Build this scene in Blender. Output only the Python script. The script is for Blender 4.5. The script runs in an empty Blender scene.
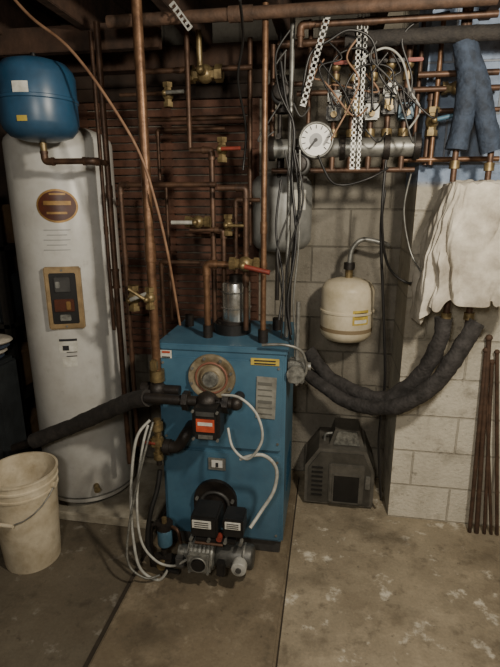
import bpy, bmesh, math, random
from mathutils import Vector, Matrix, noise, Euler
random.seed(7)
V=Vector
H=1.65; PITCH=math.radians(15.6); YAW=math.radians(9.4); FPX=480.0
CR=Matrix.Rotation(YAW,3,'Z')@Matrix.Rotation(math.pi/2-PITCH,3,'X')
C=V((0,0,H))
def ray(px,py): return CR@V(((px-250)/FPX,-(py-333.5)/FPX,-1))
def Q(px,py,y):
    d=ray(px,py); return C+d*(y/d.y)
def G(px,py,z=0):
    d=ray(px,py); return C+d*((z-H)/d.z)
def cyl_hit(px,py,cx,cy,R):
    d=ray(px,py); a=d.x*d.x+d.y*d.y; b=-2*(d.x*cx+d.y*cy); c=cx*cx+cy*cy-R*R
    D=max(b*b-4*a*c,0); t=(-b-math.sqrt(D))/(2*a); p=C+d*t
    return math.atan2(p.y-cy,p.x-cx),p.z
# ---------------------------------------------------------------- materials
def lin(h):
    h=h.lstrip('#'); o=[]
    for i in (0,2,4):
        c=int(h[i:i+2],16)/255; o.append(c/12.92 if c<=.04045 else ((c+.055)/1.055)**2.4)
    return (*o,1)
MC={}
def mat(name,c1,c2=None,scale=10,rough=.6,metal=0,bump=0,lo=.35,hi=.65,bscale=None,grime=0):
    if name in MC: return MC[name]
    m=bpy.data.materials.new(name); m.use_nodes=True; nt=m.node_tree; b=nt.nodes['Principled BSDF']
    b.inputs['Roughness'].default_value=rough; b.inputs['Metallic'].default_value=metal
    b.inputs['Base Color'].default_value=lin(c1)
    tc=nt.nodes.new('ShaderNodeTexCoord'); out=None
    if c2:
        n=nt.nodes.new('ShaderNodeTexNoise'); n.inputs['Scale'].default_value=scale; n.inputs['Detail'].default_value=8; n.inputs['Roughness'].default_value=.65
        nt.links.new(tc.outputs['Object'],n.inputs['Vector'])
        r=nt.nodes.new('ShaderNodeValToRGB'); r.color_ramp.elements[0].position=lo; r.color_ramp.elements[1].position=hi
        r.color_ramp.elements[0].color=lin(c1); r.color_ramp.elements[1].color=lin(c2)
        nt.links.new(n.outputs['Fac'],r.inputs['Fac']); out=r.outputs['Color']
        if grime:
            out=mixrgb(nt,mul(nt,noise_fac(nt,tc.outputs['Object'],3,.45,.75,st=(1,1,.35)),grime),out,lin('6f6454'))
            out=mixrgb(nt,mul(nt,noise_fac(nt,tc.outputs['Object'],22,.58,.75),grime),out,lin('574c3d'))
        nt.links.new(out,b.inputs['Base Color'])
    if bump:
        n2=nt.nodes.new('ShaderNodeTexNoise'); n2.inputs['Scale'].default_value=bscale or scale*4; n2.inputs['Detail'].default_value=5
        nt.links.new(tc.outputs['Object'],n2.inputs['Vector'])
        bp=nt.nodes.new('ShaderNodeBump'); bp.inputs['Strength'].default_value=bump; bp.inputs['Distance'].default_value=.01
        nt.links.new(n2.outputs['Fac'],bp.inputs['Height']); nt.links.new(bp.outputs['Normal'],b.inputs['Normal'])
    MC[name]=m; return m
def mixrgb(nt,f,a,b,mode='MIX'):
    n=nt.nodes.new('ShaderNodeMix'); n.data_type='RGBA'; n.blend_type=mode
    def put(s,v):
        if isinstance(v,bpy.types.NodeSocket): nt.links.new(v,s)
        else: s.default_value=v
    put(n.inputs[0],f); put(n.inputs[6],a); put(n.inputs[7],b); return n.outputs[2]
def noise_fac(nt,tc,scale,lo,hi,detail=8,st=None):
    n=nt.nodes.new('ShaderNodeTexNoise'); n.inputs['Scale'].default_value=scale; n.inputs['Detail'].default_value=detail; n.inputs['Roughness'].default_value=.65
    src=tc
    if st:
        mp=nt.nodes.new('ShaderNodeMapping'); mp.inputs['Scale'].default_value=st; nt.links.new(tc,mp.inputs['Vector']); src=mp.outputs[0]
    nt.links.new(src,n.inputs['Vector'])
    r=nt.nodes.new('ShaderNodeMapRange'); r.inputs[1].default_value=lo; r.inputs[2].default_value=hi
    nt.links.new(n.outputs['Fac'],r.inputs[0]); return r.outputs[0]
def zfac(nt,tc,a,b,axis='Z'):
    s=nt.nodes.new('ShaderNodeSeparateXYZ'); nt.links.new(tc,s.inputs[0])
    r=nt.nodes.new('ShaderNodeMapRange'); r.inputs[1].default_value=a; r.inputs[2].default_value=b
    nt.links.new(s.outputs[axis],r.inputs[0]); return r.outputs[0]
def mul(nt,a,k):
    n=nt.nodes.new('ShaderNodeMath'); n.operation='MULTIPLY'; nt.links.new(a,n.inputs[0]); n.inputs[1].default_value=k; return n.outputs[0]
def block_mat(name,c1,c2,mort,blue=False,mk=.6,dirt=.5):
    m=bpy.data.materials.new(name); m.use_nodes=True; nt=m.node_tree; b=nt.nodes['Principled BSDF']; b.inputs['Roughness'].default_value=.85
    tcn=nt.nodes.new('ShaderNodeTexCoord'); tc=tcn.outputs['Object']
    s=nt.nodes.new('ShaderNodeSeparateXYZ'); nt.links.new(tc,s.inputs[0])
    ad=nt.nodes.new('ShaderNodeMath'); ad.operation='ADD'; nt.links.new(s.outputs[0],ad.inputs[0]); nt.links.new(s.outputs[1],ad.inputs[1])
    cb=nt.nodes.new('ShaderNodeCombineXYZ'); nt.links.new(ad.outputs[0],cb.inputs[0]); nt.links.new(s.outputs[2],cb.inputs[1])
    br=nt.nodes.new('ShaderNodeTexBrick'); br.inputs['Scale'].default_value=1; br.inputs['Brick Width'].default_value=.4; br.inputs['Row Height'].default_value=.2
    br.inputs['Mortar Size'].default_value=.006; br.inputs['Mortar Smooth'].default_value=.5; br.offset=.5
    nt.links.new(cb.outputs[0],br.inputs['Vector'])
    f=noise_fac(nt,tc,3.2,.35,.68); base=mixrgb(nt,f,lin(c1),lin(c2))
    f2=noise_fac(nt,tc,60,.3,.8); base=mixrgb(nt,mul(nt,f2,.30),base,lin('6b665c'))
    if blue:
        fl=zfac(nt,tc,1.0,.7); base=mixrgb(nt,mul(nt,fl,.5),base,lin('e2dccb'))
        fb=zfac(nt,tc,1.70,1.73)
        blu=mixrgb(nt,noise_fac(nt,tc,9,.35,.7),lin('93a3bb'),lin('66778f'))
        base=mixrgb(nt,fb,base,blu)
    st=noise_fac(nt,tc,2.2,.50,.72,st=(1,1,.25)); base=mixrgb(nt,mul(nt,st,dirt),base,lin('575044'))
    st2=noise_fac(nt,tc,7,.54,.7); base=mixrgb(nt,mul(nt,st2,.45),base,lin('4e473b'))
    st3=noise_fac(nt,tc,26,.60,.70); base=mixrgb(nt,mul(nt,st3,.45),base,lin('3e382f'))
    col=mixrgb(nt,mul(nt,br.outputs['Fac'],mk),base,lin(mort)); nt.links.new(col,b.inputs['Base Color'])
    bp=nt.nodes.new('ShaderNodeBump'); bp.inputs['Strength'].default_value=.7; bp.inputs['Distance'].default_value=.008; bp.invert=True
    nt.links.new(br.outputs['Fac'],bp.inputs['Height'])
    b2=nt.nodes.new('ShaderNodeBump'); b2.inputs['Strength'].default_value=.6; b2.inputs['Distance'].default_value=.006
    nt.links.new(f2,b2.inputs['Height']); nt.links.new(bp.outputs[0],b2.inputs['Normal']); nt.links.new(b2.outputs[0],b.inputs['Normal'])
    return m
def conc_mat(name,c1,c2,c3,spot,spotk=.5,rough=.7):
    m=bpy.data.materials.new(name); m.use_nodes=True; nt=m.node_tree; b=nt.nodes['Principled BSDF']
    tcn=nt.nodes.new('ShaderNodeTexCoord'); tc=tcn.outputs['Object']
    base=mixrgb(nt,noise_fac(nt,tc,1.7,.38,.64),lin(c1),lin(c2))
    base=mixrgb(nt,noise_fac(nt,tc,5.5,.5,.68),base,lin(c3))
    base=mixrgb(nt,mul(nt,noise_fac(nt,tc,8,.58,.66),spotk),base,lin(spot))
    base=mixrgb(nt,mul(nt,noise_fac(nt,tc,2.6,.52,.66),.65),base,lin('4c4335'))
    base=mixrgb(nt,mul(nt,noise_fac(nt,tc,13,.55,.68),.5),base,lin('443b2f'))
    base=mixrgb(nt,mul(nt,noise_fac(nt,tc,34,.62,.70),.5),base,lin('2e271f'))
    fn=noise_fac(nt,tc,90,.3,.75); base=mixrgb(nt,mul(nt,fn,.3),base,lin('332e26'))
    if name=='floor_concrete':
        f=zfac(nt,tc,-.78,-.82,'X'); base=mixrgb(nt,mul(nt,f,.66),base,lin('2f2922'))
    nt.links.new(base,b.inputs['Base Color'])
    r=nt.nodes.new('ShaderNodeMapRange'); nt.links.new(noise_fac(nt,tc,4,.3,.7),r.inputs[0]); r.inputs[3].default_value=rough-.2; r.inputs[4].default_value=rough+.15
    nt.links.new(r.outputs[0],b.inputs['Roughness'])
    b2=nt.nodes.new('ShaderNodeBump'); b2.inputs['Strength'].default_value=.4; b2.inputs['Distance'].default_value=.006
    nt.links.new(noise_fac(nt,tc,22,.2,.8),b2.inputs['Height']); nt.links.new(b2.outputs[0],b.inputs['Normal'])
    return m
COPPER=mat('aged_copper','644b3a','3a2b22',14,.5,.45,.1)
COPPER2=mat('bright_copper','83644b','573f2e',20,.45,.55,.1)
BRASS=mat('brass','9a8862','5f5138',25,.45,.65)
IRON=mat('black_iron','242120','322d28',30,.5,.4,.15)
RUST=mat('rusty_iron','5a4435','37291f',18,.75,.15,.3)
STEEL=mat('galvanised_steel','989892','696965',25,.45,.6)
CHROME=mat('chrome','d8d8d4','a8a8a2',30,.25,.9)
ALU=mat('cast_aluminium','92928b','5a5a55',40,.5,.5,.2)
DGREY=mat('dark_grey_paint','4a4a48','343332',12,.5,.1)
BLACK=mat('black_plastic','141414','1f1e1d',20,.45)
FOAM=mat('black_foam','201e1d','35312d',30,.85,0,.5)
FOAM2=mat('dusty_foam','403d3c','22201e',22,.85,0,.6)
FOAMB=mat('blue_grey_foam','3a475a','222a36',18,.8,0,.6)
WHITE=mat('white_enamel','cfcfca','bab8b1',5,.34,0,grime=.22)
OFFW=mat('offwhite_paint','d6ccb4','b6ab8f',7,.45,grime=.2)
LABEL=mat('paper_label','d6d5cc','b5b3a8',30,.6)
INK=mat('ink','26262a',None,1,.7)
YEL=mat('yellow_label','c2ac4c','a0893c',20,.6)
ORANGE=mat('orange_label','bc5030','983c24',20,.6)
RED=mat('red_handle','8a3a2c','642a20',20,.5)
BLUE=mat('boiler_blue','476c81','385a6f',5,.42,.0,grime=.12)
BLUED=mat('boiler_blue_shade','25506a','1d4157',6,.45,.1)
TBLUE=mat('tank_blue','2c5574','224661',8,.36,.0,grime=.12)
LBLUE=mat('light_blue_plastic','4e7084','355464',12,.5)
GOLD=mat('gold_trim','a8854e','80633a',20,.4,.4)
BROWN=mat('badge_brown','5a2c1a','40200f',15,.4)
TAN=mat('panel_tan','9c845f','7e6a4a',20,.5)
WIREW=mat('grey_conduit','b4b4ad','8b8b84',30,.5)
WIREB=mat('brown_cable','8a6c54','684c38',20,.6)
PLAS=mat('bucket_plastic','dacfb6','a8987a',9,.5,0,0,.4,.75,grime=.35)
CLOTH=mat('white_cloth','cfc9bb','7f776a',7,.9,0,.5,.36,.72,grime=.25)
WOOD=mat('joist_wood','4a3528','2a1d15',7,.85,0,.4)
DWOOD=mat('dark_board','35281f','1e1611',6,.85,0,.3)
LATH=mat('red_lath','684636','3f2b21',9,.8,0,.4)
# ---------------------------------------------------------------- builder
class Thing:
    def __init__(s,name): s.name=name; s.v=[]; s.f=[]; s.m=[]; s.sm=[]; s.mats=[]
    def add(s,vs,fs,m,smooth=True):
        if m not in s.mats: s.mats.append(m)
        k=s.mats.index(m); o=len(s.v); s.v+= [tuple(v) for v in vs]
        for f in fs: s.f.append([i+o for i in f]); s.m.append(k); s.sm.append(smooth)
        return s
    def box(s,c,size,m,bev=.004,rot=None):
        b=bmesh.new(); bmesh.ops.create_cube(b,size=1)
        for v in b.verts: v.co=V((v.co.x*size[0],v.co.y*size[1],v.co.z*size[2]))
        if bev>0: bmesh.ops.bevel(b,geom=list(b.edges),offset=min(bev,min(size)*.45),segments=2,affect='EDGES')
        R=Euler(rot).to_matrix() if rot else Matrix.Identity(3)
        c=V(c); b.verts.index_update()
        s.add([R@v.co+c for v in b.verts],[[v.index for v in f.verts] for f in b.faces],m,False); b.free(); return s
    def lathe(s,prof,c,m,axis=(0,0,1),n=32,cap=True):
        a=V(axis).normalized(); q=a.to_track_quat('Z','Y').to_matrix(); c=V(c); vs=[];fs=[]
        for r,h in prof:
            for i in range(n):
                t=2*math.pi*i/n; vs.append(c+q@V((r*math.cos(t),r*math.sin(t),h)))
        for j in range(len(prof)-1):
            for i in range(n):
                k=(i+1)%n; fs.append([j*n+i,j*n+k,(j+1)*n+k,(j+1)*n+i])
        if cap:
            if prof[0][0]>1e-5: fs.append(list(range(n))[::-1])
            if prof[-1][0]>1e-5: fs.append([(len(prof)-1)*n+i for i in range(n)])
        return s.add(vs,fs,m)
    def cyl(s,p1,p2,r,m,r2=None,n=20,bev=0):
        p1=V(p1);p2=V(p2);L=(p2-p1).length; r2=r if r2 is None else r2
        pr=[(r,0),(r2,L)]
        if bev: pr=[(r-bev,0),(r-bev*.3,bev*.3),(r,bev),(r2,L-bev),(r2-bev*.3,L-bev*.3),(r2-bev,L)]
        return s.lathe(pr,p1,m,p2-p1,n)
    def ball(s,c,r,m,sc=(1,1,1),n=16):
        vs=[];fs=[];c=V(c); N=n//2
        for j in range(N+1):
            p=math.pi*j/N
            for i in range(n):
                t=2*math.pi*i/n; vs.append(c+V((r*sc[0]*math.sin(p)*math.cos(t),r*sc[1]*math.sin(p)*math.sin(t),r*sc[2]*math.cos(p))))
        for j in range(N):
            for i in range(n):
                k=(i+1)%n; fs.append([j*n+i,(j+1)*n+i,(j+1)*n+k,j*n+k])
        return s.add(vs,fs,m)
    def tube(s,pts,r,m,n=12,fillet=.03,wob=0,closed=False,smooth=False):
        P=[V(p) for p in pts]
        if smooth: P=spline(P,10)
        elif fillet and len(P)>2: P=fil(P,fillet)
        Q2=[P[0]]
        for p in P[1:]:
            if (p-Q2[-1]).length>1e-5: Q2.append(p)
        P=Q2
        if wob:
            R=[P[0]]
            for a,b in zip(P,P[1:]):
                k=max(1,int((b-a).length/.015))
                for i in range(1,k+1): R.append(a.lerp(b,i/k))
            P=R
        vs=[];fs=[];N=len(P); t=(P[1]-P[0]).normalized(); u=t.orthogonal().normalized()
        for i in range(N):
            if closed: tn=(P[(i+1)%N]-P[i-1]).normalized()
            else: tn=(P[min(i+1,N-1)]-P[max(i-1,0)]).normalized()
            q=t.rotation_difference(tn); u=(q@u); u=(u-tn*u.dot(tn)).normalized(); t=tn; w=t.cross(u)
            for k in range(n):
                a=2*math.pi*k/n; dv=u*math.cos(a)+w*math.sin(a); rr=r
                if wob: rr=r*(1+wob*noise.noise((P[i]+dv*r)*16)+wob*.6*noise.noise((P[i]+dv*r)*45))
                vs.append(P[i]+dv*rr)
        R=N if closed else N-1
        for i in range(R):
            for k in range(n):
                l=(k+1)%n;j=(i+1)%N; fs.append([i*n+k,i*n+l,j*n+l,j*n+k])
        if not closed: fs.append(list(range(n))[::-1]); fs.append([(N-1)*n+k for k in range(n)])
        return s.add(vs,fs,m)
    def ring(s,c,R,r,m,axis=(0,1,0),n=24):
        q=V(axis).to_track_quat('Z','Y').to_matrix(); c=V(c)
        return s.tube([c+q@V((R*math.cos(2*math.pi*i/n),R*math.sin(2*math.pi*i/n),0)) for i in range(n)],r,m,8,0,closed=True)
    def prism(s,poly,y0,y1,m,smooth=False):
        n=len(poly); vs=[(x,y0,z) for x,z in poly]+[(x,y1,z) for x,z in poly]
        fs=[list(range(n)),list(range(n,2*n))[::-1]]+[[i,i+n,(i+1)%n+n,(i+1)%n] for i in range(n)]
        return s.add(vs,fs,m,smooth)
    def patch(s,cx,cy,R,a0,z0,w,h,m,ell=False,nu=16):
        vs=[];fs=[]
        if ell:
            vs.append((cx+R*math.cos(a0),cy+R*math.sin(a0),z0)); K=32
            for rg in (.5,1):
                for i in range(K):
                    t=2*math.pi*i/K; a=a0+rg*w/2*math.cos(t)/R; vs.append((cx+R*math.cos(a),cy+R*math.sin(a),z0+rg*h/2*math.sin(t)))
            for i in range(K):
                k=(i+1)%K; fs.append([0,1+i,1+k]); fs.append([1+i,1+K+i,1+K+k,1+k])
        else:
            for i in range(nu+1):
                a=a0+(i/nu-.5)*w/R
                for dz in (-.5,.5): vs.append((cx+R*math.cos(a),cy+R*math.sin(a),z0+dz*h))
            for i in range(nu): fs.append([2*i,2*i+2,2*i+3,2*i+1])
        return s.add(vs,fs,m)
    def done(s,origin=True):
        me=bpy.data.meshes.new(s.name); vs=s.v; o=V((0,0,0))
        if origin:
            xs=[v[0] for v in vs];ys=[v[1] for v in vs];zs=[v[2] for v in vs]
            o=V(((min(xs)+max(xs))/2,(min(ys)+max(ys))/2,min(zs)))
        me.from_pydata([tuple(V(v)-o) for v in vs],[],s.f)
        for m in s.mats: me.materials.append(m)
        me.polygons.foreach_set('material_index',s.m); me.polygons.foreach_set('use_smooth',s.sm)
        bm=bmesh.new(); bm.from_mesh(me)
        bmesh.ops.recalc_face_normals(bm,faces=bm.faces); bm.to_mesh(me); bm.free()
        me.set_sharp_from_angle(angle=math.radians(47)); me.update()
        ob=bpy.data.objects.new(s.name,me); ob.location=o; bpy.context.scene.collection.objects.link(ob); return ob
def fil(P,r):
    o=[P[0]]
    for i in range(1,len(P)-1):
        a,b,c=P[i-1],P[i],P[i+1]; d1=(a-b);d2=(c-b); l=min(r,d1.length*.45,d2.length*.45)
        if d1.length<1e-6 or d2.length<1e-6 : continue
        p=b+d1.normalized()*l; q=b+d2.normalized()*l
        for k in range(6):
            t=k/5; o.append(p*(1-t)**2+b*2*t*(1-t)+q*t*t)
    o.append(P[-1]); return o
def spline(P,k):
    o=[];n=len(P)
    for i in range(n-1):
        p0=P[max(i-1,0)];p1=P[i];p2=P[i+1];p3=P[min(i+2,n-1)]
        for j in range(k):
            t=j/k; o.append(.5*((2*p1)+(p2-p0)*t+(2*p0-5*p1+4*p2-p3)*t*t+(3*p1-p0-3*p2+p3)*t**3))
    o.append(P[-1]); return o
def route(pts,y):
    """turn survey marks into plumb / level pipe runs on the wall plane y"""
    o=[];cy=y
    for p in pts:
        if isinstance(p,Vector): o.append(p.copy()); cy=p.y; continue
        yy=p[2] if len(p)>2 else cy
        q=Q(p[0],p[1],yy)
        if o:
            a=o[-1]
            if abs(yy-cy)>1e-4: q=V((a.x,yy,a.z))
            else:
                dx,dz=abs(q.x-a.x),abs(q.z-a.z)
                if dx<.35*dz: q.x=a.x
                elif dz<.35*dx: q.z=a.z
        cy=yy; o.append(q)
    return o
TOP=2.335
def pipe(pts,y,r,m=COPPER,name='copper_pipe',t=None,top=False,coup=True,fm=None):
    own=t is None; t=t or Thing(name); P=route(pts,y)
    if top: P[-1]=V((P[-1].x,P[-1].y,TOP))
    t.tube(P,r,m,12,r*1.8); fm=fm or m
    for i in range(1,len(P)-1):
        a,b,c=P[i-1],P[i],P[i+1]; d1=(a-b).normalized();d2=(c-b).normalized()
        t.tube([b+d1*r*3.2,b,b+d2*r*3.2],r*1.25,fm,12,r*2.2)
        t.tube([b+d1*r*3.4,b+d1*r*2.6],r*1.4,fm,12,0); t.tube([b+d2*r*3.4,b+d2*r*2.6],r*1.4,fm,12,0)
    if coup:
        for a,b in zip(P,P[1:]):
            L=(b-a).length
            if L>.5:
                k=a.lerp(b,.37); d=(b-a).normalized(); t.tube([k-d*r*2,k+d*r*2],r*1.22,fm,12,0)
    if own: t.done()
    return P
def valve(c,ax=(0,0,1),s=1,m=BRASS,hm=RED,name='ball_valve',lever=(1,0,0),front=(0,-1,0)):
    t=Thing(name); c=V(c);ax=V(ax).normalized();f=V(front);lv=V(lever).normalized()
    t.tube([c-ax*.045*s,c+ax*.045*s],.017*s,m,6,0); t.ball(c,.025*s,m)
    t.tube([c-ax*.05*s,c-ax*.03*s],.023*s,m,6,0); t.tube([c+ax*.03*s,c+ax*.05*s],.023*s,m,6,0)
    t.cyl(c,c+f*.05*s,.009*s,m); t.ball(c+f*.05*s,.012*s,m)
    t.tube([c+f*.05*s,c+f*.055*s+lv*.03*s,c+f*.06*s+lv*.09*s],.008*s,hm,8,.01)
    t.done()
# ---------------------------------------------------------------- room shell
FL=conc_mat('floor_concrete','a0957f','857a66','ab9f88','dcd6c5',.85)
PADM=conc_mat('pad_concrete','7b6f5b','655a48','877b66','aba08b',.4)
BW=block_mat('block_wall_grey','918c80','6d685d','504c43',False,.6,.75)
PW=block_mat('block_wall_painted','c6c0b0','9d9788','7d776b',True,.5,.5)
DW=block_mat('block_wall_dark','4a4137','322b24','241f1a')
def slab(name,x0,x1,y0,y1,z0,z1,m):
    t=Thing(name); t.box(((x0+x1)/2,(y0+y1)/2,(z0+z1)/2),(x1-x0,y1-y0,z1-z0),m,0); return t.done(False)
slab('floor',-2.5,2.3,-2.1,2.9,-.08,0,FL)
slab('wall_back',-2.5,.372,2.70,2.9,0,2.55,BW)
slab('wall_pier',.37,2.3,2.33,2.9,0,2.55,PW)
slab('wall_left',-2.6,-2.5,-2.1,2.9,0,2.55,DW)
slab('wall_right',2.3,2.4,-2.1,2.9,0,2.55,BW)
slab('wall_front',-2.6,2.4,-2.2,-2.1,0,2.55,BW)
slab('ceiling',-2.6,2.4,-2.2,2.9,2.55,2.62,WOOD)
PH=.03
t=Thing('concrete_pad'); t.box((-.465,1.01,PH/2),(.67,3.22,PH),PADM,.01); t.done(False)
SEAM=mat('seam_dark','3a3228','2a241c',20,.95)
t=Thing('dark_seam_strip'); t.box((-.1275,1.01,.002),(.006,3.22,.004),SEAM,0); t.box((-.812,1.01,.004),(.024,3.22,.008),SEAM,0); t.done(False)  # thin dark strips laid along both long edges of the pad
t=Thing('ceiling_joists')
for i in range(12):
    x=-2.3+i*.41; t.box((x,.38,2.445),(.045,4.6,.2),WOOD,.003)
t.box((-1.06,2.6,2.33),(2.8,.09,.1),WOOD,.003)
t.box((-1.5,2.20,2.32),(1.5,.05,.10),WOOD,.003)
for i in range(4): t.box((-1.9+i*.41,2.35,2.40),(.03,.5,.06),WOOD,.003)
t.done()
t=Thing('wooden_lath_screen')
for i in range(34):
    z=.75+i*.042; t.box((-.90,2.675+random.uniform(-.003,.003),z),(1.0,.012,.034),LATH,.002,(0,random.uniform(-.004,.004),0))
for x in (-1.38,-.9,-.42): t.box((x,2.688,1.1),(.05,.018,2.2),LATH,.002)
t.done()
t=Thing('board_cladding')
for i in range(6): t.box((-2.40+i*.175,2.685,1.14),(.170,.024,2.27),DWOOD,.003)
for k in range(2): t.box((-.88,2.652,2.185+k*.065),(1.06,.024,.062),DWOOD,.003)
t.done()
# ---------------------------------------------------------------- water heater
cx,cy,R=-1.33,2.32,.25
t=Thing('water_heater')
t.lathe([(.22,.06),(R-.008,.062),(R,.075),(R,1.905),(R-.006,1.925),(R-.03,1.95),(.16,1.975),(.08,1.985),(0,1.986)],(cx,cy,0),WHITE,n=64)
t.lathe([(R+.002,.09),(R+.003,.10)],(cx,cy,0),STEEL,n=64,cap=False)
t.lathe([(.19,.02),(.2,.065)],(cx,cy,0),DGREY,n=32)
def P_(px,py,w,h,m,ell=False,o=.002):
    a,z=cyl_hit(px,py,cx,cy,R); t.patch(cx,cy,R+o,a,z,w,h,m,ell)
P_(57,206,.185,.15,GOLD,True,.002); P_(57,206,.168,.132,BROWN,True,.003)
P_(57,203,.12,.018,GOLD,False,.0042);P_(57,213,.09,.010,GOLD,False,.0042);P_(57,194,.07,.008,GOLD,False,.0042)
for k in range(5): P_(57,230+k*5,.09 if k%2 else .12,.004,mat('faded_print','9b9c9a',None,1,.6),False,.0025)
P_(68,346,.09,.07,LABEL); P_(68,340,.085,.012,INK,False,.003)
P_(66,348,.03,.025,INK,False,.003);P_(72,356,.05,.004,INK,False,.003);P_(72,352,.05,.004,INK,False,.003)
P_(70,362,.07,.05,LABEL,False,.001)
a,z=cyl_hit(65,298,cx,cy,R); d=V((math.cos(a),math.sin(a),0)); c=V((cx,cy,z))+d*(R+.004); rz=a+math.pi/2
def pbox(u,w,dz,sx,sy,sz,m,b=.003):
    r=V((-math.sin(a),math.cos(a),0)); t.box(c+r*u+d*w+V((0,0,dz)),(sx,sy,sz),m,b,(0,0,rz))
pbox(0,0,0,.165,.03,.30,TAN,.006); pbox(0,.014,0,.12,.012,.245,BLACK,.004)
pbox(0,.024,.07,.07,.02,.07,DGREY);pbox(0,.024,-.03,.09,.016,.06,BROWN);pbox(-.02,.036,.07,.02,.01,.03,STEEL);pbox(.02,.034,-.03,.02,.01,.04,GOLD);pbox(0,.026,-.09,.05,.012,.03,ALU)
for dz in (.135,-.135):
    q=c+d*.014+V((0,0,dz)); t.cyl(q,q+d*.006,.005,STEEL,n=8)
for px_ in (.09,-.05):
    t.cyl((cx+px_,cy-.03,1.96),(cx+px_,cy-.03,2.04),.018,BRASS)
t.cyl(V((cx,cy,.16))+V((.55,-.83,0))*.24,V((cx,cy,.16))+V((.55,-.83,0))*.30,.016,BRASS)
t.done()
t=Thing('heater_drain_pan'); PANM=mat('pan_plastic','b3ad9d','857e6e',8,.5,grime=.3)
x0_,x1_,y0_,y1_=-1.64,-.845,2.02,2.62
t.box(((x0_+x1_)/2,(y0_+y1_)/2,.009),(x1_-x0_,y1_-y0_,.018),PANM,.003)
for xx in (x0_,x1_): t.box((xx,(y0_+y1_)/2,.022),(.02,y1_-y0_+.02,.044),PANM,.004)
for yy in (y0_,y1_): t.box(((x0_+x1_)/2,yy,.022),(x1_-x0_+.02,.02,.044),PANM,.004)
t.done()
def tank(name,p,r,z0,z1,m,seam=True):
    t=Thing(name); h=z1-z0; k=r*.42
    pr=[(0,0),(r*.45,.006),(r*.8,k*.35),(r*.95,k*.75),(r,k*1.1)]
    if seam: pr+=[(r,h*.5-.008),(r*1.035,h*.5-.005),(r*1.035,h*.5+.005),(r,h*.5+.008)]
    pr+=[(r,h-k*1.1),(r*.95,h-k*.75),(r*.8,h-k*.35),(r*.45,h-.006),(0,h)]
    t.lathe(pr,(p[0],p[1],z0),m,n=40)
    return t
ym=1.93; b=Q(43,143,ym); tp=Q(43,58,ym); bx=b.x
t=tank('expansion_tank',(bx,ym),.148,b.z,tp.z,TBLUE)
aa,zz=cyl_hit(20,88,bx,ym,.148); t.patch(bx,ym,.150,aa,zz,.06,.05,LABEL)
aa,zz=cyl_hit(22,118,bx,ym,.148); t.patch(bx,ym,.150,aa,zz,.04,.02,YEL)
t.cyl((bx,ym,b.z-.04),(bx,ym,b.z+.01),.014,BRASS); t.cyl((bx,ym,tp.z-.002),(bx,ym,tp.z+.018),.012,BLACK)
t.done()
e=V((bx,ym,b.z-.04)); tgt=Q(105,163,2.04)
pipe([e,V((bx,ym,tgt.z)),V((tgt.x,ym,tgt.z)),V((tgt.x,2.06,tgt.z))],ym,.012)
# ---------------------------------------------------------------- pipes
pipe([V((tgt.x,2.06,.35)),V((tgt.x,2.06,1.3)),V((tgt.x,2.06,2.36))],2.06,.013,top=True)
pipe([(128,300),(122,185),(216,184)],2.12,.012)
pipe([(128,300),(134,445)],2.12,.011)
pipe([(114,330),(104,60)],2.16,.009,top=True)
MAIN=pipe([(157,374),(134,25)],1.86,.019,COPPER2,top=True)
pipe([(215,322),(217,150),(190,150)],2.14,.012)
pipe([(208,338),(206,264),(267,264)],2.02,.014,COPPER2)
pipe([(225,338),(224,230),(190,228)],2.1,.011)
pipe([(246,330),(249,188),(218,186)],2.05,.012,COPPER)
pipe([(263,338),(271,40)],1.98,.012,COPPER2,top=True)
pipe([(286,345),(297,40)],2.08,.010,STEEL,'steel_conduit',top=True)
pipe([(277,300),(283,60)],2.3,.010,IRON,'iron_pipe',top=True)
pipe([(250,245),(253,30)],2.35,.011,top=True)
pipe([(140,72),(252,70)],2.3,.011)
pipe([(150,120),(245,118)],2.4,.010)
pipe([(108,22),(498,-5)],1.95,.022,RUST,'iron_pipe')
pipe([(190,150),(190,72)],2.2,.011,top=True)
pipe([(300,48),(300,25),(498,15)],2.05,.012,COPPER)
pipe([(185,235),(240,235)],2.3,.009)
pipe([(160,180),(160,130),(225,130)],2.45,.009)
pipe([(172,320),(176,240),(172,182)],2.35,.008)
pipe([(120,95),(185,98)],2.25,.008)
pipe([(418,75),(500,64)],2.2,.012,COPPER)
pipe([(425,165),(427,90),(500,84)],2.27,.012,COPPER)
pipe([(403,160),(500,150)],2.24,.011,COPPER2)
pipe([(430,165),(434,30)],2.24,.010,COPPER2,top=True)
pipe([(414,140),(417,30)],2.26,.009,COPPER,top=True)
pipe([(400,112),(500,105)],2.28,.010,COPPER)
pipe([(308,128),(312,50)],2.22,.010,COPPER,top=True)
pipe([(270,125),(270,85),(312,83)],2.22,.010,COPPER)
pipe([(236,275),(238,200),(260,200)],2.25,.010,COPPER)
pipe([(165,345),(169,262),(200,262)],2.15,.010,COPPER)
valve(Q(205,74,2.3),(1,0,0),1.6,lever=(0,0,1),hm=BRASS)
valve(Q(198,222,2.08),(1,0,0),1.1,hm=WIREW,lever=(-1,0,0))
valve(Q(245,264,2.0),(1,0,0),1.3,hm=RED,lever=(1,0,-.2))
valve(Q(134,298,2.10),(0,0,1),1.2,hm=WIREW,lever=(1,0,.4))
valve(Q(150,298,1.84),(0,0,1),.9,hm=BRASS,lever=(-.6,0,.4))
valve(Q(222,150,2.12),(0,0,1),1.0,hm=RED,lever=(1,0,0))
valve(Q(168,95,2.25),(0,0,1),1.0,hm=STEEL,lever=(1,0,0))
valve(Q(228,225,2.1),(0,0,1),.9,hm=BRASS,lever=(1,0,0))
valve(Q(432,122,2.23),(0,0,1),1.1,hm=LBLUE,lever=(1,0,.2))
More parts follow.
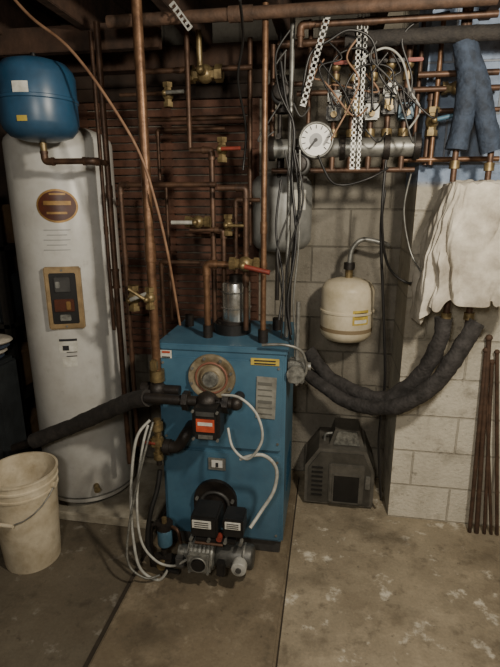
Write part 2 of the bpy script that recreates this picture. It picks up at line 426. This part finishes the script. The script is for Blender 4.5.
valve(Q(456,88,2.26),(1,0,0),1.1,hm=RED,lever=(1,0,0))
t=Thing('insulated_pipe'); t.tube([Q(345,40,2.1),V((Q(500,35,2.1).x+.3,2.1,Q(345,40,2.1).z))],.028,FOAM,14,0,.06); t.done()
# ---------------------------------------------------------------- manifold
t=Thing('heating_manifold'); ymn=2.2; a=Q(272,149,ymn); bX=Q(416,150,ymn).x; z=a.z
t.cyl((a.x,ymn,z),(bX,ymn,z),.039,STEEL,n=28)
for x in (a.x,a.x+.13,(a.x+bX)/2,bX-.12,bX): t.cyl((x-.012,ymn,z),(x+.012,ymn,z),.052,IRON,n=10)
for k,px in enumerate((334,352,371,388,405)):
    x=Q(px,110,ymn).x
    t.cyl((x,ymn,z+.03),(x,ymn,z+.42),.012,COPPER)
    t.cyl((x,ymn,z+.04),(x,ymn,z+.07),.022,BRASS,n=8)
    zc=z+.13+.02*(k%2)
    t.box((x,ymn-.02,zc),(.06,.07,.06),(DGREY,BRASS,STEEL,DGREY,LBLUE)[k],.006)
    t.box((x,ymn-.022,zc+.06),(.055,.055,.05),(STEEL,IRON,DGREY,STEEL,IRON)[k],.008)
    t.box((x-.005,ymn-.06,zc+.005),(.03,.012,.035),(ALU,IRON,STEEL,BRASS,IRON)[k],.002)
    t.cyl((x,ymn-.08,zc-.01),(x,ymn-.03,zc-.01),.012,BRASS)
    t.cyl((x,ymn,z+.25),(x,ymn,z+.28),.02,BRASS,n=8); t.ball((x,ymn,z+.31),.022,BRASS)
    t.box((x+.02,ymn-.035,z+.315),(.06,.012,.014),(RED,BLACK,IRON,BLACK,RED)[k],.003)
    t.cyl((x,ymn,z-.09),(x,ymn,z-.03),.012,COPPER)
t.cyl((a.x+.02,ymn,z+.40),(bX+.02,ymn,z+.40),.014,COPPER)
t.cyl((a.x+.1,ymn+.03,z+.22),(bX+.1,ymn+.03,z+.22),.011,COPPER)
t.cyl((a.x,ymn,z+.03),(a.x,ymn,z+.40),.012,COPPER)
t.cyl((a.x,ymn,z-.09),(bX,ymn,z-.09),.011,COPPER)
t.done()
g=Q(316,140,2.10)
t=Thing('pressure_gauge')
t.lathe([(.0,0),(.062,0),(.072,.006),(.072,.035),(.06,.05),(0,.05)],g,DGREY,(0,1,0),40)
t.lathe([(0,0),(.062,0)],g+V((0,-.001,0)),mat('gauge_face','e8e8e2',None,1,.4),(0,1,0),40,cap=False)
t.ring(g,.066,.006,STEEL)
t.cyl(g+V((0,-.004,0)),g+V((0,0,0)),.026,mat('gauge_centre','9fa0a0',None,1,.5)); t.box(g+V((-.012,-.006,-.014)),(.05,.002,.008),BLACK,0,(0,-.9,0)); t.cyl(g+V((0,-.009,0)),g,.007,BLACK)
for k in range(11):
    an=math.radians(-40+k*26); t.box(g+V((math.cos(an)*.05,-.003,math.sin(an)*.05)),(.014,.002,.003),INK,0,(0,-an,0))
t.cyl(g+V((0,.04,0)),g+V((0,.09,0)),.014,BRASS); t.done()
for px,py in ((283,95),(300,165)):
    p=Q(px,py,2.16); t=Thing('circulator_pump'); t.cyl(p+V((0,.03,0)),p+V((0,-.05,0)),.045,DGREY,n=20,bev=.006); t.cyl(p+V((0,-.05,0)),p+V((0,-.09,0)),.034,IRON,n=20,bev=.006)
    t.cyl(p-V((0,0,.07)),p+V((0,0,.07)),.016,IRON); t.cyl(p+V((0,0,.055)),p+V((0,0,.07)),.032,IRON,n=8); t.cyl(p-V((0,0,.07)),p-V((0,0,.055)),.032,IRON,n=8); t.done()
STEELW=mat('zinc_strap','c4c4be','a2a29c',30,.4,.4)
def strap(p,q,w=.022):
    t=Thing('perforated_strap'); p=V(p);q=V(q);d=(q-p).normalized(); r=d.cross(V((0,1,0))).normalized(); L=(q-p).length
    def bar(a,b,ww):
        m=(a+b)/2; dd=(b-a); an=math.atan2(dd.x,dd.z); t.box(m,(ww,.0015,dd.length),STEELW,0,(0,an,0))
    for s in (-1,1): bar(p+r*s*w*.4,q+r*s*w*.4,w*.22)
    n=int(L/.02)
    for i in range(n+1):
        c=p+d*(i/n*L); bar(c-d*.0045,c+d*.0045,w)
    t.done()
s0=Q(352,168,2.06); strap(s0,V((s0.x,2.06,TOP)),.018)
s1=Q(358,168,2.06); strap(s1,V((s1.x,2.06,TOP)),.014)
strap(Q(303,105,1.98),Q(327,18,1.98)); strap(Q(172,4,1.85),Q(190,28,1.93))
p=Q(281,215,2.42); zb=Q(281,252,2.42).z; zt=Q(281,172,2.42).z
t=tank('expansion_tank',(p.x,2.42),.15,zb,zt,mat('tank_grey','8f908d','6f706d',8,.45,.1),False)
t.cyl((p.x,2.42,zt-.01),(p.x,2.42,zt+.14),.012,IRON); aa,zz2=cyl_hit(300,200,p.x,2.42,.15); t.patch(p.x,2.42,.152,aa,zz2,.07,.09,LABEL)
t.cyl((p.x,2.42,zt+.14),(p.x,2.25,zt+.14),.012,IRON); t.done()
p=Q(347,308,2.5); zb=Q(347,341,2.5).z; zt=Q(347,277,2.5).z
t=tank('expansion_tank',(p.x,2.5),.135,zb,zt,OFFW)
aa,zz2=cyl_hit(361,318,p.x,2.5,.135); t.patch(p.x,2.5,.1365,aa,zz2,.09,.075,YEL); t.patch(p.x,2.5,.1372,aa,zz2+.015,.07,.02,INK); t.patch(p.x,2.5,.1372,aa,zz2-.02,.07,.018,LABEL)
t.lathe([(.135*1.002,.03),(.1352,.05)],(p.x,2.5,zb+.04),mat('rust_band','7a6a50',None,1,.7),n=40,cap=False)
t.cyl((p.x,2.5,zt-.01),(p.x,2.5,zt+.06),.02,BRASS,n=8); t.cyl((p.x,2.5,zt+.04),(p.x,2.5,zt+.075),.028,IRON,n=8)
zc=zt+.17
t.tube([(p.x,2.5,zt+.06),(p.x+.01,2.5,zc-.03),(p.x+.06,2.5,zc+.02),(p.x+.17,2.5,zc),(p.x+.19,2.58,zc-.02),(p.x+.19,2.70,zc-.02)],.012,STEEL,smooth=True)
t.done()
# ---------------------------------------------------------------- boiler
bx0,bx1,by0,by1,bz=-.725,-.16,1.9,2.36,1.05
t=Thing('boiler'); bxm=(bx0+bx1)/2
t.box((bxm,(by0+by1)/2,PH+.04),(bx1-bx0-.03,by1-by0-.03,.08),DGREY,.004)
t.box((bxm,(by0+by1)/2,.565),(bx1-bx0,by1-by0,.93),BLUE,.008)
t.box((bxm,(by0+by1)/2,bz-.012),(bx1-bx0+.012,by1-by0+.012,.03),BLUE,.006)
t.box((bxm,by0-.008,.34),(bx1-bx0-.03,.016,.44),BLUE,.006)
t.box((bxm,by0-.008,.79),(bx1-bx0-.03,.016,.42),BLUE,.006)
for x in (bx0+.03,bx1-.03):
    for z in (.15,.53,.62,.97): t.cyl((x,by0-.02,z),(x,by0-.01,z),.006,STEEL,n=8)
for k in range(6): t.box((bx1+.001,2.13,.3+k*.03),(.004,.2,.01),BLUED,0)
yf=by0-.018
def dec(px,py,w,h,m,o=0,rot=0): t.box(Q(px,py,yf-o),(w,.003,h),m,0,(0,rot,0))
dec(166,354,.05,.035,LABEL);dec(166,352,.035,.008,ORANGE,.003);dec(166,357,.035,.005,INK,.003)
dec(265,362,.12,.03,YEL); dec(265,361,.09,.005,INK,.003);dec(265,364,.09,.005,INK,.003)
dec(266,398,.085,.19,mat('data_plate','9c9b92','6f6e67',14,.45,.3),.002,.03)
for k in range(6): dec(265,384+k*6,.06,.004 if k%3 else .012,mat('print_grey','5c5c56',None,1,.6),.005,.03)
dec(217,464,.08,.06,STEEL,.004); dec(217,464,.05,.035,WHITE,.008); dec(217,465,.012,.02,INK,.011)
c=Q(212,377,yf)
t.lathe([(.0,-.03),(.042,-.03),(.050,-.02),(.055,-.012),(.078,-.012),(.083,-.016),(.100,-.016),(.104,-.01),(.104,.0)],c,mat('flange_brass','a3977f','75684f',18,.5,.45),(0,1,0),48)
t.lathe([(0,-.045),(.03,-.045),(.036,-.03)],c,ALU,(0,1,0),24)
t.ring(c+V((0,-.014,0)),.068,.005,mat('flange_seal','7a5040',None,1,.6))
for k in range(8):
    an=k*math.pi/4+.3; q=c+V((.091*math.cos(an),-.016,.091*math.sin(an))); t.cyl(q,q+V((0,-.01,0)),.007,STEEL,n=6)
c=Q(216,502,yf); ar=[(c.x-.10,c.z-.10)]+[(c.x+.10*math.cos(math.pi-k*math.pi/14),c.z+.02+.10*math.sin(math.pi-k*math.pi/14)) for k in range(15)]+[(c.x+.10,c.z-.10)]
t.prism(ar,yf-.02,yf+.005,IRON)
t.ring(c+V((0,-.022,.0)),.066,.008,DGREY)
t.cyl(c+V((0,.0,-.01)),c+V((0,-.09,-.01)),.05,IRON)
for k in (-1,1): t.cyl(c+V((k*.083,-.035,.03)),c+V((k*.083,-.0,.03)),.008,STEEL,n=6)
q=Q(233,327,2.13); t.cyl((q.x,2.13,bz),(q.x,2.13,bz+.05),.085,BLACK,n=28)
t.cyl((q.x,2.13,bz+.05),(q.x,2.13,bz+.065),.07,IRON,n=28)
q2=Q(236,300,2.13); zt=Q(236,281,2.13).z
t.cyl((q2.x,2.13,bz+.06),(q2.x,2.13,zt),.066,CHROME,n=32,bev=.006)
t.lathe([(.066,0),(.072,.004),(.066,.008)],(q2.x,2.13,bz+.12),CHROME,n=32,cap=False); t.lathe([(.066,0),(.072,.004),(.066,.008)],(q2.x,2.13,zt-.05),CHROME,n=32,cap=False)
t.cyl((q2.x,2.13,zt),(q2.x,2.13,zt+.03),.03,IRON,n=16)
for px,yy in ((208,2.02),(222,2.1),(190,2.2),(277,2.2),(263,1.98)):
    q=Q(px,335,yy); t.cyl((q.x,yy,bz),(q.x,yy,bz+.06),.022,IRON,n=8)
t.done()
t=Thing('circulator_pump'); y0=1.79
l=Q(150,398,y0); z=l.z; r_=Q(236,398,y0); c=Q(207,398,y0)
t.cyl((l.x-.02,y0,z),(r_.x,y0,z),.022,IRON,n=18)
t.cyl((r_.x,y0,z),(r_.x,y0+.085,z),.022,IRON,n=18); t.ball((r_.x,y0,z),.028,IRON)
for px in (186,226):
    x=Q(px,398,y0).x; t.cyl((x-.012,y0,z),(x+.012,y0,z),.042,IRON,n=6)
t.ball((c.x,y0,z),.045,IRON,(1.1,1,1))
m_=Q(209,419,y0-.03)
t.box((m_.x,y0-.04,m_.z),(.115,.10,.14),BLACK,.012)
t.box((m_.x,y0-.093,m_.z+.0),(.075,.004,.055),ORANGE,.0); t.box((m_.x,y0-.0955,m_.z+.008),(.06,.002,.014),LABEL,0)
t.box((m_.x,y0-.093,m_.z+.05),(.075,.004,.018),DGREY,0); t.box((m_.x,y0-.093,m_.z-.05),(.06,.004,.016),STEEL,0)
for dx in (-.05,.05):
    for dz in (-.06,.06): t.cyl((m_.x+dx,y0-.1,m_.z+dz),(m_.x+dx,y0-.09,m_.z+dz),.006,STEEL,n=8)
t.done()
t=Thing('brass_fitting'); b0=MAIN[0]
t.cyl(b0+V((0,0,-.03)),b0+V((0,0,.02)),.034,BRASS,n=8); t.cyl(b0+V((0,0,-.035)),b0+V((0,0,-.055)),.026,IRON); t.ball(b0+V((0,-.005,-.07)),.04,IRON)
t.cyl(b0+V((-.07,0,-.07)),b0+V((.1,0,-.07)),.022,IRON); t.box(b0+V((.0,-.03,.05)),(.03,.03,.05),BRASS,.006); t.cyl(b0+V((-.07,0,-.07)),b0+V((-.04,0,-.07)),.032,IRON,n=8); t.done()
t=Thing('drain_valve'); c=Q(158,440,1.8)
t.cyl(c+V((0,0,-.09)),c+V((0,0,.1)),.016,BRASS); t.ball(c,.026,BRASS); t.box(c+V((0,-.02,0)),(.05,.03,.05),BRASS,.008); t.cyl(c+V((0,0,.05)),c+V((0,0,.08)),.027,BRASS,n=8); t.cyl(c+V((0,0,-.09)),c+V((0,0,-.06)),.024,BRASS,n=8)
t.tube([c+V((.02,0,-.03)),c+V((.09,0,-.03)),c+V((.13,0,.04)),c+V((.13,.09,.04))],.026,IRON,14,.03); t.cyl(c+V((.03,0,-.03)),c+V((.055,0,-.03)),.036,IRON,n=8)
t.cyl(c+V((.0,0,-.02)),c+V((0,0,-.12)),.012,IRON); t.cyl(c+V((-.045,-.03,.0)),c+V((.0,-.03,.0)),.008,RED); t.done()
t=Thing('insulated_pipe'); t.tube([Q(148,398,1.80),Q(128,402,1.85),Q(75,425,1.95),Q(34,441,1.98)],.038,FOAM,16,wob=.12,smooth=True)
e2=Q(34,441,1.98); t.tube([e2,e2+V((-.12,.0,-.05))],.02,IRON); t.done()
t=Thing('junction_box'); c=V((bx1+.040,1.95,Q(292,370,1.95).z))
t.box(c,(.07,.07,.10),STEEL,.006); t.cyl(c+V((.0,-.035,0)),c+V((0,-.06,0)),.038,ALU,n=20); t.cyl(c+V((.03,0,.02)),c+V((.06,0,.02)),.018,STEEL)
t.cyl(c+V((0,0,.05)),c+V((0,0,.30)),.009,STEEL); t.done()
# ---------------------------------------------------------------- oil burner
t=Thing('oil_burner'); yb=1.70
c=Q(208,552,yb); X=lambda px,py=552,y=yb:Q(px,py,y).x
t.lathe([(.05,0),(.068,.006),(.07,.03),(.07,.10),(.066,.115),(.05,.12)],(X(190),yb,c.z),ALU,(1,0,0),32)
for k in range(6): t.lathe([(.070,0),(.075,.004),(.070,.008)],(X(190)+.01+k*.018,yb,c.z),ALU,(1,0,0),32,cap=False)
t.cyl((X(190)+.12,yb,c.z),(X(254),yb,c.z),.052,mat('motor_grey','5c5c58','3a3a37',30,.45,.4),n=28,bev=.012)
t.lathe([(.053,0),(.056,.006),(.053,.012)],(X(243),yb,c.z),STEEL,(1,0,0),28,cap=False)
t.cyl((X(190)-.05,yb,c.z-.01),(X(190)+.01,yb,c.z-.01),.03,ALU,n=20,bev=.004)
t.box((X(183),yb-.03,c.z-.03),(.04,.05,.05),DGREY,.006)
t.cyl((X(206),yb,c.z+.02),(X(206),yb+.175,c.z+.08),.045,IRON,n=24)
t.box((X(203),yb-.068,c.z-.0),(.10,.02,.10),ALU,.008); t.cyl((X(203),yb-.09,c.z),(X(203),yb-.07,c.z),.028,BLACK,n=18)
t.ring((X(203),yb-.083,c.z),.034,.004,STEEL)
for dx in (-.04,.04):
    for dz in (-.04,.04): t.cyl((X(203)+dx,yb-.084,c.z+dz),(X(203)+dx,yb-.07,c.z+dz),.006,STEEL,n=6)
t.cyl((X(242),yb-.085,c.z),(X(242),yb-.03,c.z),.032,mat('cap_white','b0b0aa','888882',20,.45),n=22,bev=.004); t.cyl((X(242),yb-.09,c.z),(X(242),yb-.08,c.z),.012,DGREY)
t.box((X(224),yb-.06,c.z-.02),(.035,.03,.07),BLACK,.004)
z1=Q(210,520,yb).z
t.box((X(207,520),yb+.01,z1),(.115,.13,.10),BLACK,.008); t.box((X(205,515),yb-.058,z1+.018),(.08,.004,.035),LABEL,0)
for k in range(3): t.box((X(205,515),yb-.0605,z1+.028-k*.010),(.06,.002,.003),INK,0)
t.box((X(235,518),yb+.0,z1+.005),(.085,.10,.085),BLACK,.006); t.box((X(235,513),yb-.052,z1+.022),(.065,.004,.032),LABEL,0)
for k in range(3): t.box((X(235,513),yb-.0545,z1+.031-k*.009),(.05,.002,.003),INK,0)
t.cyl((X(222,532),yb-.06,z1-.045),(X(222,532),yb-.03,z1-.045),.012,RED)
t.box((X(218,534),yb-.02,z1-.06),(.17,.07,.02),BLACK,.004)
for px in (195,212,228,243): t.cyl((X(px,535),yb-.065,z1-.055),(X(px,535),yb-.03,z1-.055),.008,STEEL,n=6)
t.cyl((X(199,540),yb-.06,z1-.07),(X(226,540),yb-.06,z1-.07),.006,COPPER)
t.done()
t=Thing('oil_filter'); yy=1.74; c=Q(165,535,yy)
t.cyl((c.x,yy,c.z-.05),(c.x,yy,c.z+.04),.034,LBLUE,n=22,bev=.01); t.cyl((c.x,yy,c.z+.04),(c.x,yy,c.z+.065),.038,IRON,n=12); t.cyl((c.x,yy,c.z+.065),(c.x,yy,c.z+.09),.012,BRASS,n=6)
t.tube([(c.x,yy,c.z+.05),(c.x-.06,yy,c.z+.05),(c.x-.07,yy,c.z-.02),(c.x-.07,yy,PH)],.01,IRON,12,.02)
t.tube([(c.x+.03,yy,c.z+.05),(c.x+.07,yy-.02,c.z+.05),(c.x+.09,yy-.03,c.z-.07),(X(180),yb-.04,Q(183,552,yb).z-.03)],.008,COPPER,10,.02)
t.box((c.x,yy-.03,c.z-.11),(.10,.06,.05),IRON,.01); t.cyl((c.x,yy-.02,PH),(c.x,yy-.02,c.z-.06),.014,IRON)
t.cyl((c.x,yy-.07,c.z-.11),(c.x,yy-.05,c.z-.11),.02,BRASS); t.done()
def cable(pts,r,m,name='flexible_conduit'):
    t=Thing(name); t.tube([Q(*p) for p in pts],r,m,10,smooth=True); t.done()
cable([(222,395,1.74),(240,398,1.70),(257,415,1.68),(262,440,1.68),(248,459,1.69),(233,448,1.70),(228,428,1.74)],.0055,WIREW)
cable([(240,459,1.70),(262,455,1.70),(276,468,1.74),(274,490,1.74),(262,510,1.72),(250,528,1.66)],.0075,WIREW)
cable([(150,420,1.76),(136,440,1.72),(131,490,1.70),(133,535,1.68),(140,568,1.66),(158,580,1.66),(168,570,1.67)],.0065,WIREW)
cable([(148,425,1.74),(142,450,1.70),(137,500,1.68),(141,540,1.66),(155,560,1.66),(172,566,1.66),(186,560,1.64)],.0055,WIREW)
cable([(153,422,1.74),(143,460,1.68),(130,520,1.66),(128,562,1.62),(145,578,1.62),(160,575,1.64)],.005,ALU)
cable([(160,470,1.79),(157,490,1.76),(150,515,1.72),(148,545,1.70),(158,566,1.69),(178,572,1.66)],.011,BLACK,'drain_hose')
cable([(8,-8,1.8),(32,18,1.8),(68,47,1.8),(103,92,1.8),(138,150,1.8),(155,200,1.82),(168,255,1.86),(180,325,1.95)],.0055,WIREB,'electrical_cable')
cable([(281,62,2.05),(286,100,2.05),(294,130,2.05),(292,180,2.05),(296,240,2.03),(288,300,2.0),(291,335,1.98)],.006,BLACK,'electrical_cable')
cable([(385,190,2.28),(381,230,2.28),(383,300,2.3),(385,380,2.3),(379,440,2.3),(381,500,2.3)],.007,BLACK,'electrical_cable')
cable([(386,160,2.15),(382,210,2.15),(384,250,2.2),(392,272,2.26),(408,283,2.27),(418,280,2.27)],.006,BLACK,'electrical_cable')
cable([(302,95,2.0),(310,55,2.0),(330,40,2.0),(350,30,2.0),(372,40,2.02),(380,75,2.05),(395,95,2.05)],.005,BLACK,'electrical_cable')
cable([(360,60,2.05),(385,48,2.05),(402,60,2.05),(410,90,2.1),(420,110,2.1),(408,130,2.12)],.004,WIREW,'electrical_cable')
cable([(318,155,2.08),(330,180,2.1),(345,185,2.12),(370,178,2.12),(388,168,2.15)],.005,BLACK,'electrical_cable')
cable([(240,0,1.7),(243,40,1.9),(238,80,2.0),(246,130,2.1),(243,170,2.1)],.005,BLACK,'electrical_cable')
cable([(262,345,1.87),(285,345,1.86),(302,352,1.88),(306,372,1.90),(296,385,1.90)],.006,STEEL)
cable([(334,110,2.08),(328,80,2.06),(338,55,2.05),(366,50,2.05),(372,85,2.06),(371,112,2.08)],.004,BLACK,'electrical_cable')
cable([(352,115,2.08),(345,90,2.05),(362,66,2.05),(392,70,2.05),(390,105,2.08)],.004,BLACK,'electrical_cable')
cable([(405,118,2.1),(412,80,2.1),(402,40,2.08),(420,20,2.08),(450,12,2.08)],.005,BLACK,'electrical_cable')
cable([(281,180,2.1),(276,230,2.08),(283,280,2.05),(279,320,2.0)],.005,BLACK,'electrical_cable')
cable([(412,170,2.22),(404,210,2.24),(410,250,2.24),(421,272,2.2)],.004,STEEL,'electrical_cable')
cable([(290,30,1.95),(276,55,1.96),(279,90,2.0),(292,118,2.02)],.004,BLACK,'electrical_cable')
rr=random.Random(5)
for k in range(12):
    xa=rr.uniform(285,400); xb=xa+rr.uniform(-40,40); ya0=rr.uniform(40,75); yb0=rr.uniform(95,135); yy=rr.uniform(2.02,2.1)
    cable([(xa,ya0,yy),(xa+rr.uniform(-16,16),ya0+18,yy),((xa+xb)/2+rr.uniform(-18,18),(ya0+yb0)/2,yy),(xb+rr.uniform(-8,8),yb0+8,yy),(xb+10,yb0,yy+.03)],.0035,(BLACK,BLACK,DGREY,WIREB)[k%4],'electrical_cable')
for k in range(4):
    xa=rr.uniform(284,300); yy=2.0+.02*k
    cable([(xa,150,yy),(xa+rr.uniform(-8,8),200,yy),(xa+rr.uniform(-8,8),250,yy),(xa+rr.uniform(-10,6),300,yy),(xa-4,340,yy)],.004,(BLACK,STEEL,BLACK,DGREY)[k],'electrical_cable')
# ---------------------------------------------------------------- right side
ya=2.12
for a_,b_,c_ in (((463,42),(468,88),(456,150)),((466,45),(480,92),(491,152))):
    t=Thing('insulated_pipe'); P=[Q(*a_,ya),Q(*b_,ya),Q(*c_,ya)]; t.tube(spline(P,8),.040,FOAMB,18,0,.16)
    P2=P[-1]; t.cyl(P2+V((0,0,.01)),P2+V((0,0,-.12)),.012,COPPER); t.cyl(P2+V((0,0,-.04)),P2+V((0,0,-.07)),.02,BRASS,n=8); t.cyl(P[0],P[0]+V((0,0,.16)),.014,COPPER); t.done()
t=Thing('draped_cloth_unit')
lx=Q(427,250,2.1).x; rx=Q(514,250,2.1).x; ztop=Q(465,181,2.15).z; zbot=Q(465,304,2.0).z
cxx=(lx+rx)/2; hw=(rx-lx)/2; cyy=2.155; hd=.135; nA=200; nR=56
vs=[];fs=[]
for j in range(nR+1):
    u=j/nR
    for i in range(nA):
        th=2*math.pi*i/nA; c_,s_=math.cos(th),math.sin(th); e=.5
        sx=math.copysign(abs(c_)**e,c_); sy=math.copysign(abs(s_)**e,s_)
        if u<.2:
            k=(u/.2)*.88; w=0; z=ztop-.02*k*k+.016*noise.noise(V((sx*k*5,sy*k*5,1)))
        else:
            w=(u-.2)/.8; k=.88+.12*min(1,w*4)
            hem=zbot-.11*max(0,-c_)**3+.03*noise.noise(V((c_*4,s_*4,0)))+.014*math.sin(th*13)
            z=(ztop-.02)*(1-w)+hem*w
            fold=math.sin(th*8+4*noise.noise(V((c_*2,s_*2,w*1.8))))
            k+=.11*min(1,w*1.4+.1)*(abs(fold)*2-1)*.8+.13*min(1,w+.2)*noise.noise(V((c_*4,s_*4,w*4)))+.05*w
            k+=.055*noise.noise(V((c_*10,s_*10,w*10)))
        kx=k
        if c_<0: kx=k*(1-.24*max(0,1-w*2.0))
        y=cyy+hd*sy*k*1.05; y=min(y,2.318)
        vs.append((cxx+hw*sx*kx,y,z))
for j in range(nR):
    for i in range(nA):
        k=(i+1)%nA; fs.append([j*nA+i,(j+1)*nA+i,(j+1)*nA+k,j*nA+k])
t.add(vs,fs,CLOTH); t.box((cxx+.02,cyy+.01,(ztop+zbot)/2+.02),(hw*1.2,hd*1.0,(ztop-zbot)*.85),STEEL,.01)
for px in (447,470):
    q=Q(px,308,2.12); t.cyl((q.x,2.12,q.z-.09),(q.x,2.12,zbot+.1),.014,COPPER); t.cyl((q.x,2.12,q.z-.05),(q.x,2.12,q.z-.02),.022,BRASS,n=8)
t.done()
t=Thing('insulated_hose'); t.tube(spline([Q(444,318,2.12),Q(438,345,2.12),Q(420,375,2.16),Q(388,398,2.22),Q(360,393,2.3),Q(330,378,2.38),Q(308,350,2.42)],10),.036,FOAM2,18,0,.2); t.done()
t=Thing('insulated_hose'); t.tube(spline([Q(477,322,2.10),Q(462,345,2.09),Q(440,378,2.09),Q(408,402,2.12),Q(378,408,2.2),Q(345,400,2.30),Q(305,372,2.42)],10),.037,FOAM2,18,0,.2); t.done()
for pb,b_,r in ((471,(486,350),.010),(478,(489,338),.012),(486,(492,362),.009),(493,(486,375),.008),(499,(497,352),.009)):
    g0=V((Q(pb,522,2.26).x,2.26,.004)); tpz=Q(b_[0],b_[1],2.305); t=Thing('rusty_stake'); t.tube([g0,tpz],r,RUST,8,0); t.ball(tpz,r*1.5,RUST,n=8); t.done()
# ---------------------------------------------------------------- portable heater box
yh=2.36
t=Thing('portable_heater'); x0=Q(304,500,yh).x; x1=Q(374,508,yh).x-.01; ztp=Q(340,450,yh).z; w=x1-x0
HG=mat('heater_grey','66635c','4a4842',12,.5,.2)
poly=[(x0,.02),(x1,.02),(x1,ztp*.66),(x1-.05,ztp),(x0+.07,ztp),(x0,ztp*.7)]
t.prism(poly,yh,yh+.26,HG)
ins=lambda k,dx=0:[((x-(x0+x1)/2)*k+(x0+x1)/2+dx,(z-ztp*.5)*k+ztp*.5) for x,z in poly]
t.prism(ins(.9),yh-.008,yh+.01,mat('heater_face','55534d','3f3d38',12,.5,.3))
xm=x0+w*.60
t.box((xm,yh-.012,ztp*.45),(w*.50,.02,ztp*.66),HG,.006)
t.box((xm,yh-.02,ztp*.38),(w*.36,.014,ztp*.46),BLACK,.003)
for sx in (-1,1): t.box((xm+sx*w*.19,yh-.024,ztp*.38),(.008,.012,ztp*.48),HG,.002)
for sz in (-1,1): t.box((xm,yh-.024,ztp*(.38+sz*.235)),(w*.39,.012,.008),HG,.002)
for k in range(7): t.box((x0+w*.18,yh-.011,ztp*.22+k*.028),(w*.16,.006,.008),BLACK,0)
zt2=Q(340,434,yh).z
t.prism([(xm-.10,ztp-.002),(xm+.09,ztp-.002),(xm+.06,zt2),(xm-.07,zt2)],yh+.05,yh+.2,HG)
t.prism([(xm-.075,ztp+.008),(xm+.065,ztp+.008),(xm+.045,zt2-.008),(xm-.055,zt2-.008)],yh+.042,yh+.055,ALU)
t.box((x1-.035,yh-.012,ztp*.5),(.025,.012,.08),STEEL,.003)
for x in (x0+.03,x1-.03):
    for y in (yh+.04,yh+.22): t.cyl((x,y,0),(x,y,.022),.014,BLACK,n=12)
t.tube([(x0+.1,yh+.1,ztp),(x0+.1,yh+.1,ztp+.04),(x0+.22,yh+.1,ztp+.06)],.008,STEEL,10,.02)
t.done()
# ---------------------------------------------------------------- bucket
bc=G(30,555)+V((.02,0,0)); t=Thing('plastic_bucket'); hB=.47
t.lathe([(0,.004),(.118,.004),(.122,.0),(.124,.006),(.143,hB-.09),(.150,hB-.088),(.150,hB-.08),(.145,hB-.078),(.146,hB-.05),(.153,hB-.048),(.153,hB-.04),(.147,hB-.038),(.149,hB-.012),(.156,hB-.010),(.156,hB),(.146,hB),(.140,hB-.09),(.118,.012),(0,.012)],bc,PLAS,n=48)
hp=[]
for k in range(13):
    th=math.pi*k/12; hp.append(bc+V((.156*math.cos(th),-.158*math.sin(th)*.98,hB-.065-.12*math.sin(th))))
t.tube(hp,.003,STEEL,8,0); t.cyl(hp[6]-V((.04,0,0)),hp[6]+V((.04,0,0)),.009,PLAS)
for s in (-1,1): t.cyl(bc+V((s*.146,0,hB-.065)),bc+V((s*.162,0,hB-.065)),.014,PLAS)
t.done()
# ---------------------------------------------------------------- dim clutter at left
SH=mat('shelf_steel','2f2d2a','211f1c',10,.6,.3)
t=Thing('storage_shelf')
for x in (-2.35,-1.72):
    for y in (2.3,2.62): t.box((x,y,.85),(.04,.04,1.7),SH,.003)
for z in (.12,.55,.98,1.4): t.box((-2.035,2.46,z),(.67,.36,.025),SH,.002)
t.done()
CB=mat('cardboard','6a543a','4c3a25',10,.85); DB=mat('dark_bin','2f3335','212426',10,.5)
for (x,z0s,sx,sz,m,nm) in ((-1.90,.5635,.26,.24,CB,'cardboard_box'),(-2.18,.5635,.26,.21,DB,'storage_bin'),(-1.90,.9935,.28,.25,DB,'storage_bin'),(-1.90,.1335,.28,.23,CB,'cardboard_box'),(-1.92,1.4135,.3,.21,CB,'cardboard_box')):
    z=z0s+sz/2
    t=Thing(nm); t.box((x,2.44,z),(sx,.28,sz),m,.008); t.box((x,2.44,z+sz/2-.02),(sx+.02,.30,.03),m,.004); t.box((x,2.295,z),(sx*.4,.004,sz*.3),LABEL if nm=='cardboard_box' else SH,0); t.done()
t=Thing('folded_cloth')
for k in range(4):
    t.ball((-1.80+.02*k,2.14,.855+k*.03),.13,CLOTH if k%2 else FOAMB,(1,.8,.18))
t.box((-1.80,2.14,.42),(.3,.2,.84),DB,.02); t.done()
# ---------------------------------------------------------------- lights
def light(name,loc,e,col,r):
    l=bpy.data.lights.new(name,'POINT'); l.energy=e; l.color=col; l.shadow_soft_size=r
    o=bpy.data.objects.new(name,l); o.location=loc; bpy.context.scene.collection.objects.link(o)
light('ceiling_bulb',(.62,.75,2.15),118,(1,.90,.74),.06)
light('fill_light_rear',(-.2,-.4,1.95),72,(1,.94,.84),.12)  # added soft fill behind the camera, not a fixture of the room
w=bpy.data.worlds.new('w'); bpy.context.scene.world=w; w.use_nodes=True; w.node_tree.nodes['Background'].inputs[0].default_value=(.5,.55,.6,1); w.node_tree.nodes['Background'].inputs[1].default_value=.15
cam=bpy.data.cameras.new('camera'); co=bpy.data.objects.new('camera',cam); bpy.context.scene.collection.objects.link(co)
cam.sensor_fit='VERTICAL'; cam.sensor_height=36; cam.lens=FPX/667*36; cam.clip_start=.02
co.location=C; co.rotation_euler=(math.pi/2-PITCH,0,YAW); bpy.context.scene.camera=co
